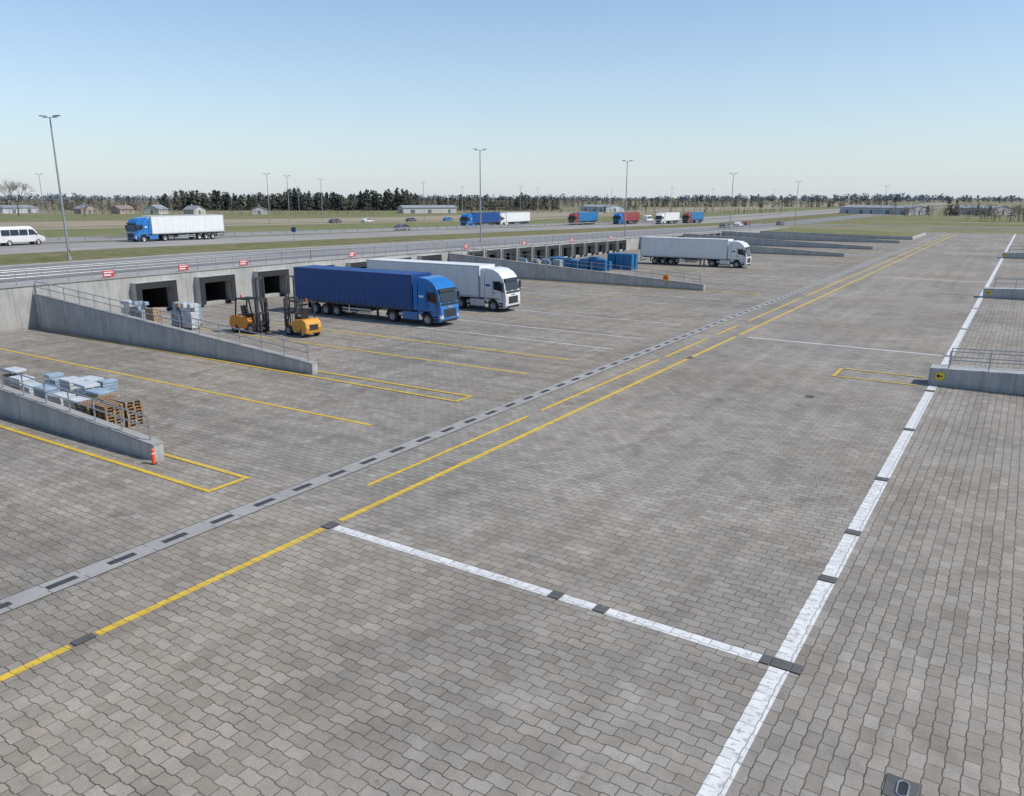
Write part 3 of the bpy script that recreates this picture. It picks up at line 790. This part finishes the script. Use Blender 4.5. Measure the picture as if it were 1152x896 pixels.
# ------------------------------------------------------------------ forklifts
def forklift(loc, rz, mast=3.6, sc=1.12, fy='fy'):
    root = empty('forklift', loc, rz, sc)
    b = MB()
    b.prism([(.55, .28), (.62, .6), (.45, .72), (-.1, .74), (-.2, 1.02), (-1.05, 1.08), (-1.2, .95), (-1.0, .28)], .52, fy)
    b.prism([(-.98, .22), (-1.0, 1.12), (-1.25, 1.10), (-1.48, .95), (-1.55, .6), (-1.45, .25)], .56, fy)
    b.build('chassis', root, bevel=.05, seg=3)
    b = MB()
    b.box(-.62, -.12, -.26, .26, 1.03, 1.16, 'dark'); b.hexa([(-.66, -.25, 1.1), (-.54, -.25, 1.1), (-.54, .25, 1.1), (-.66, .25, 1.1), (-.80, -.22, 1.68), (-.70, -.22, 1.68), (-.70, .22, 1.68), (-.80, .22, 1.68)], 'dark')
    b.cyl((.42, 0, .7), (.22, 0, 1.22), .03, 'dark')
    for i in range(12):
        a0 = 2 * pi * i / 12; a1 = 2 * pi * (i + 1) / 12
        b.cyl((.2 + .07 * sin(a0), .17 * cos(a0), 1.24 + .12 * sin(a0)), (.2 + .07 * sin(a1), .17 * cos(a1), 1.24 + .12 * sin(a1)), .018, 'dark', 5)
    b.box(-1.56, -1.5, -.3, .3, .5, .8, 'dark')
    b.build('seat_and_steering', root)
    b = MB()
    for s in (-1, 1):
        b.cyl((.5, s * .48, .7), (.22, s * .46, 2.12), .05, 'dark', 6); b.cyl((-1.0, s * .48, 1.05), (-.88, s * .46, 2.12), .05, 'dark', 6)
        b.cyl((.24, s * .46, 2.14), (-.9, s * .46, 2.14), .05, 'dark', 6)
    for i in range(7): b.box(-.9 + i * .18, -.84 + i * .18, -.46, .46, 2.13, 2.17, 'dark')
    b.cyl((-.9, 0, 2.17), (-.9, 0, 2.32), .06, 'orange', 8)
    b.build('overhead_guard', root)
    b = MB()
    for s in (-1, 1):
        b.box(.70, .84, s * .42 - .07, s * .42 + .07, .1, mast * .62, 'chass'); b.box(.72, .82, s * .30 - .05, s * .30 + .05, .15, mast, 'chass')
        b.cyl((.66, s * .2, .3), (.66, s * .2, mast * .8), .04, 'chass')
        b.box(.90, .95, s * .28 - .06, s * .28 + .06, .1, .75, 'chass'); b.box(.90, 2.0, s * .28 - .06, s * .28 + .06, .08, .13, 'chass')
        b.cyl((.4, s * .4, .6), (.7, s * .4, 1.1), .03, 'alu')
    for z in (.3, mast * .35, mast * .6): b.box(.68, .86, -.42, .42, z, z + .12, 'chass')
    b.box(.72, .82, -.34, .34, mast - .1, mast, 'chass'); b.box(.86, .90, -.5, .5, .25, .33, 'chass'); b.box(.86, .90, -.5, .5, .6, .68, 'chass')
    for i in range(6): b.box(.86, .89, -.48 + i * .186, -.45 + i * .186, .68, 1.25, 'chass')
    b.box(.86, .89, -.5, .5, 1.25, 1.29, 'chass')
    b.build('mast_and_forks', root)
    b = MB()
    for s in (-1, 1): b.wheel(.35, s * .5, .34, .34, .24, 18); b.wheel(-1.1, s * .46, .27, .27, .2, 18)
    b.build('wheels', root)
forklift((-48.6, 38.9, 0), .1, 3.5, 1.2)
forklift((-44.9, 40.1, 0), pi - .15, 3.6, 1.2, 'fy2')

# ------------------------------------------------------------------ pallets and goods
def pallet(b, x, y, z, k, L=1.2, W=.8):
    for i in range(5): b.box(x - L / 2, x + L / 2, y - W / 2 + i * (W - .12) / 4, y - W / 2 + .12 + i * (W - .12) / 4, z + .122, z + .144, k)
    for i in range(3):
        yy = y - W / 2 + i * (W - .1) / 2
        b.box(x - L / 2, x + L / 2, yy, yy + .1, z, z + .022, k)
        for j in range(3):
            xx = x - L / 2 + j * (L - .14) / 2; b.box(xx, xx + .14, yy, yy + .1, z + .022, z + .1, k)
    for j in range(3):
        xx = x - L / 2 + j * (L - .14) / 2; b.box(xx, xx + .14, y - W / 2, y + W / 2, z + .1, z + .122, k)
def pallet_stack(x, y, n, rz, k='wood'):
    b = MB()
    for i in range(n): pallet(b, U(-.03, .03), U(-.03, .03), i * .146, random.choice((k, k, 'woodg')))
    b.build('wooden_pallet_stack', None, (x, y, 0), rz)
def goods(x, y, rz, h, k='wrap', nm='palletised_goods', nx=3, ny=2, lz=.3):
    root = empty(nm, (x, y, 0), rz)
    b = MB(); pallet(b, 0, 0, 0, 'woodg'); b.build('pallet', root)
    b = MB(); z = .15
    while z < h:
        hh = lz * U(.9, 1.05)
        for i in range(nx):
            for j in range(ny):
                if z + hh > h - lz and R() < .25: continue
                wx, wy = 1.16 / nx, .78 / ny
                xa = -.58 + i * wx + U(0, .015); ya = -.39 + j * wy + U(0, .015)
                b.box(xa, xa + wx - .02, ya, ya + wy - .02, z, z + hh - .015, k if R() > .12 else 'card')
        z += hh
    b.build('load', root, bevel=.02)
for (x, y) in ((-33.2, 18.35), (-34.5, 18.3), (-33.3, 19.3), (-34.6, 19.3)): pallet_stack(x, y, random.choice((7, 8, 9)), U(-.09, .09))
for (x, y, h, k) in ((-36.1, 18.6, .95, 'wrap'), (-36.2, 19.7, 1.0, 'wrapb'), (-37.7, 18.7, .9, 'wrap'), (-37.6, 19.9, 1.1, 'wrap'), (-39.2, 18.8, 1.0, 'wrapb'), (-39.1, 20.0, 1.2, 'wrap'), (-40.8, 18.9, .9, 'wrap'), (-40.7, 20.1, 1.15, 'wrapb'), (-42.4, 19.2, 1.0, 'wrap'), (-44, 19.6, 1.1, 'wrap'), (-38.3, 21.2, 1.0, 'wrapb'), (-40, 21.4, .9, 'wrap')):
    goods(x, y, U(-.08, .08), h, k, lz=.16, nx=1 if R() < .5 else 2, ny=1)
for (x, y, h, k) in ((-62, 37.2, 1.6, 'wrap'), (-60.5, 37.3, 1.5, 'wrapb'), (-58.2, 36.9, 1.1, 'card'), (-55.4, 37.3, 1.8, 'wrapb'), (-54.0, 37.3, 1.8, 'wrap'), (-55.5, 38.6, 1.7, 'wrapb')):
    goods(x, y, U(-.08, .08), h, k, lz=.32)
def crates(x, y, h, rz=0):
    b = MB(); z = 0
    while z < h:
        b.box(-.6, .6, -.4, .4, z + .03, z + .27, 'crate'); b.box(-.62, .62, -.42, .42, z + .27, z + .31, 'crate')
        for q in (-.6, -.2, .2, .57): b.box(q, q + .04, -.415, .415, z + .02, z + .28, 'crate')
        b.box(-.61, .61, -.41, .41, z, z + .03, 'dark')
        z += .315
    b.build('blue_crate_stack', None, (x, y, 0), rz)
for i in range(7):
    for j in range(2): crates(-57.5 + i * 1.35, 99.5 + j * 1.5 + U(-.2, .2), random.choice((1.2, 1.8, 1.5)), U(-.05, .05))
for i in range(3):
    for j in range(2): crates(-49.6 + i * 1.3, 103.0 + j * 1.2, 1.9, U(-.05, .05))
for i in range(4): goods(-58 + i * 1.8, 92.5, U(-.1, .1), 1.6, 'wrapb', lz=.35)

# ------------------------------------------------------------------ trees
def tri_cloud_tree(b, x, y, z0, h, kind, mats, n, ts=1.0):
    k = random.choice(mats)
    if kind == 'con':
        w = h * U(.18, .26)
        for i in range(n):
            t = R() ** 1.25; rr = w * (1 - t) * (R() ** .4) + .05; a = U(0, 2 * pi)
            px, py, pz = x + rr * cos(a), y + rr * sin(a), z0 + h * (.06 + .94 * t)
            s = h * U(.05, .12)
            b.add([(px - s * cos(a) * .2, py - s * sin(a) * .2, pz + s * .5), (px + s * cos(a + .6), py + s * sin(a + .6), pz - s * .5), (px + s * cos(a - .8), py + s * sin(a - .8), pz - s * U(.3, .7))], [(0, 1, 2)], k)
    else:
        w = h * U(.34, .55)
        b.cyl((x, y, z0), (x, y, z0 + h * .6), h * .015, 'bark' if ts == 1 else k, 4)
        for i in range(n):
            u = U(-1, 1); a = U(0, 2 * pi); r = R() ** .5
            q = math.sqrt(1 - u * u) * r
            px, py, pz = x + w * q * cos(a), y + w * q * sin(a), z0 + h * .52 + h * .46 * u * r
            s = h * U(.05, .12) * ts
            d = Vector((U(-1, 1), U(-1, 1), U(-.4, 1.0))).normalized(); e = Vector((U(-1, 1), U(-1, 1), U(-1, 1))).normalized()
            p = Vector((px, py, pz))
            b.add([p, p + d * s, p + e * s * (.6 if ts == 1 else 1)], [(0, 1, 2)], k)
def belt(name, p0, p1, depth, n, h0, h1, kind, mats, tris=60, mixk=None, ts=1.0):
    b = MB()
    dx, dy = p1[0] - p0[0], p1[1] - p0[1]; L = math.hypot(dx, dy); nx, ny = -dy / L, dx / L
    ph = U(0, 6)
    for i in range(n):
        t = (i + R()) / n; o = U(-.5, .5) * depth
        x = p0[0] + dx * t + nx * o; y = p0[1] + dy * t + ny * o
        hh = U(h0, h1) * (1 + .12 * sin(t * 17 + ph) + .08 * sin(t * 43 + ph))
        kd, ms = kind, mats
        if mixk and R() < mixk[0]: kd, ms = mixk[1], mixk[2]
        zz = zt(y) if x < -69 else (.3 if y > 290 else 0)
        tri_cloud_tree(b, x, y, zz, hh, kd, ms, tris, ts)
    b.build(name, recalc=False)
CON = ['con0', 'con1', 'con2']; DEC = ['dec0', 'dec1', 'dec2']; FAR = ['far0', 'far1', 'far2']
belt('conifer_treeline', (-545, 368), (-385, 466), 30, 300, 10, 14, 'con', CON, 75, mixk=(.2, 'dec', DEC))
belt('mixed_treeline', (-385, 466), (-300, 530), 40, 150, 7, 11, 'con', CON, 70, mixk=(.5, 'dec', DEC))
belt('mixed_treeline', (-760, 285), (-545, 368), 50, 260, 6, 10, 'dec', DEC, 75, mixk=(.15, 'con', CON))
belt('mixed_treeline', (-540, 610), (-122, 874), 60, 420, 6, 10.5, 'dec', DEC, 60, mixk=(.35, 'con', CON))
belt('bare_treeline', (-64, 459), (40, 525), 25, 110, 4, 7.5, 'dec', DEC, 85, mixk=(.1, 'con', CON))
belt('bare_treeline', (40, 525), (250, 640), 30, 110, 6, 9, 'dec', DEC, 75)
belt('hedge', (-22, 382), (60, 420), 12, 70, 4, 7, 'dec', DEC, 90)
belt('hedge', (-420, 235), (-300, 330), 10, 80, 2.5, 5, 'dec', DEC, 70)
belt('hedge', (-520, 120), (-400, 235), 12, 80, 3, 6, 'dec', DEC, 70)
belt('hedge', (-300, 400), (-130, 520), 10, 110, 2.5, 5, 'dec', DEC, 60, mixk=(.2, 'con', CON))
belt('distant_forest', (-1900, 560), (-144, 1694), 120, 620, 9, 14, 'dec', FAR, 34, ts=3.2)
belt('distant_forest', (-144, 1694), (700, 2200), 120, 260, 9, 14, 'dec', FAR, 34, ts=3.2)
def bare_tree(name, x, y, H):
    b = MB()
    def br(p, d, L, r, lv):
        q = p + d * L
        b.cyl(p, q, r, 'bark', 5 if lv < 2 else 3, r * .65)
        if lv >= 5:
            for i in range(5):
                e = (d + Vector((U(-1, 1), U(-1, 1), U(-.6, .8)))).normalized()
                s = q + e * L * U(.8, 1.5); o = Vector((U(-1, 1), U(-1, 1), U(-1, 1))) * .05
                b.add([q, s, q + o + e * L * .4], [(0, 1, 2)], random.choice(DEC))
            return
        for i in range(3 if lv < 4 else 4):
            e = (d * 1.0 + Vector((U(-1, 1), U(-1, 1), U(-.3, .7))) * .8).normalized()
            br(q, e, L * U(.66, .86), r * .6, lv + 1)
    br(Vector((0, 0, 0)), Vector((0, 0, 1)), H * .24, H * .02, 0)
    b.build(name, None, (x, y, zt(y)), recalc=False)
bare_tree('bare_tree', -364, 174, 19)
bare_tree('bare_tree', -352, 196, 10)
bare_tree('bare_tree', -150, 330, 7)
bare_tree('bare_tree', 2, 360, 9)

# ------------------------------------------------------------------ distant buildings
def house(name, x, y, rz, L, W, hw, hr, wall, roof, wins=True):
    root = empty(name, (x, y, zt(y) if x < -69 else .3), rz)
    b = MB(); b.prism([(-W / 2, 0), (-W / 2, hw), (0, hw + hr - .05), (W / 2, hw), (W / 2, 0)], L / 2, wall); b.build('walls', root)
    b = MB()
    for s in (-1, 1):
        b.hexa([(s * (W / 2 + .4), -L / 2 - .4, hw - .15), (s * (W / 2 + .4), L / 2 + .4, hw - .15), (0, L / 2 + .4, hw + hr), (0, -L / 2 - .4, hw + hr),
                (s * (W / 2 + .4), -L / 2 - .4, hw + .05), (s * (W / 2 + .4), L / 2 + .4, hw + .05), (0, L / 2 + .4, hw + hr + .2), (0, -L / 2 - .4, hw + hr + .2)], roof)
    if wins: b.box(-.4, .4, L * .2, L * .2 + .8, hw, hw + hr + 1, 'wallb')
    b.build('roof', root)
    b = MB(); n = max(2, int(L / (3.2 if wins else 9)))
    for s in (-1, 1):
        for i in range(n):
            yy = -L / 2 + (i + .5 + U(-.15, .15)) * L / n; hwid = .55 if wins else U(.7, 1.6)
            b.box(s * W / 2, s * (W / 2 + .04), yy - hwid, yy + hwid, 1.0 if wins else .1, min(2.2, hw - .3), 'fwin')
    for s in (-1, 1):
        b.box(-.6, .6, s * L / 2, s * (L / 2 + .04), 0, 2.2, 'doorp')
    b.build('windows_and_door', root)
hs = [(-444, 248), (-432, 262), (-415, 272), (-399, 285), (-374, 310)]
for i, (x, y) in enumerate(hs):
    house('distant_house', x, y, U(0, 1.5), U(9, 13), U(7, 9), U(2.6, 3.2), U(1.6, 2.2), random.choice(('wallw', 'wallb')), ('roofg', 'roofr', 'roofg')[i % 3])
for (x, y, rz, L, W, h, w) in ((-316, 391, -.6, 34, 14, 3.4, 'wallw'), (-75, 520, 1.0, 50, 16, 3.6, 'shed'), (-25, 530, .9, 28, 16, 3.6, 'wallw'), (-250, 500, 1.1, 30, 15, 3.2, 'shed'), (-480, 225, .4, 26, 14, 3.0, 'shed')):
    house('industrial_shed', x, y, rz, L, W, h, 1.2, w, 'roofg', False)

# ------------------------------------------------------------------ camera, light, sky
cam = bpy.data.cameras.new('camera'); co = bpy.data.objects.new('camera', cam); scene.collection.objects.link(co)
co.location = (0, 0, 10); co.rotation_euler = (radians(90 - 14.4), 0, radians(32.93))
cam.sensor_fit = 'HORIZONTAL'; cam.sensor_width = 36; cam.lens = 27.53; cam.clip_end = 9000; cam.clip_start = .1
scene.camera = co
az, el = radians(72), radians(48)
sun = bpy.data.lights.new('sun', 'SUN'); sun.energy = 4.2; sun.angle = radians(.5); sun.color = (1, .955, .89)
so = bpy.data.objects.new('sun', sun); scene.collection.objects.link(so)
d = Vector((sin(az) * cos(el), cos(az) * cos(el), sin(el)))
so.rotation_euler = d.to_track_quat('Z', 'Y').to_euler(); so.location = (50, 50, 80)
wd = bpy.data.worlds.new('World'); scene.world = wd; wd.use_nodes = True
nt = NT(wd.node_tree); bg = wd.node_tree.nodes['Background']
sky = nt.n('ShaderNodeTexSky'); sky.sky_type = 'NISHITA'; sky.sun_disc = False
sky.sun_elevation = el; sky.sun_rotation = az; sky.air_density = 1.0; sky.dust_density = .3; sky.ozone_density = 2.2; sky.altitude = 50
tc = nt.n('ShaderNodeTexCoord'); sp = nt.n('ShaderNodeSeparateXYZ'); nt.link(tc.outputs['Generated'], sp.inputs[0])
z = nt.m('MAXIMUM', sp.outputs[2], 0.0)
hz = nt.m('MULTIPLY', nt.m('EXPONENT', nt.m('MULTIPLY', z, -7.5)), .88)   # low-level haze layer
skc = nt.mix(1.0, sky.outputs[0], (1.02, 1.10, 1.15, 1), 'MULTIPLY')
nt.link(nt.mix(hz, skc, (4.55, 5.0, 5.5, 1)), bg.inputs[0]); bg.inputs[1].default_value = .135
scene.view_settings.view_transform = 'Standard'; scene.view_settings.look = 'None'; scene.view_settings.exposure = 0
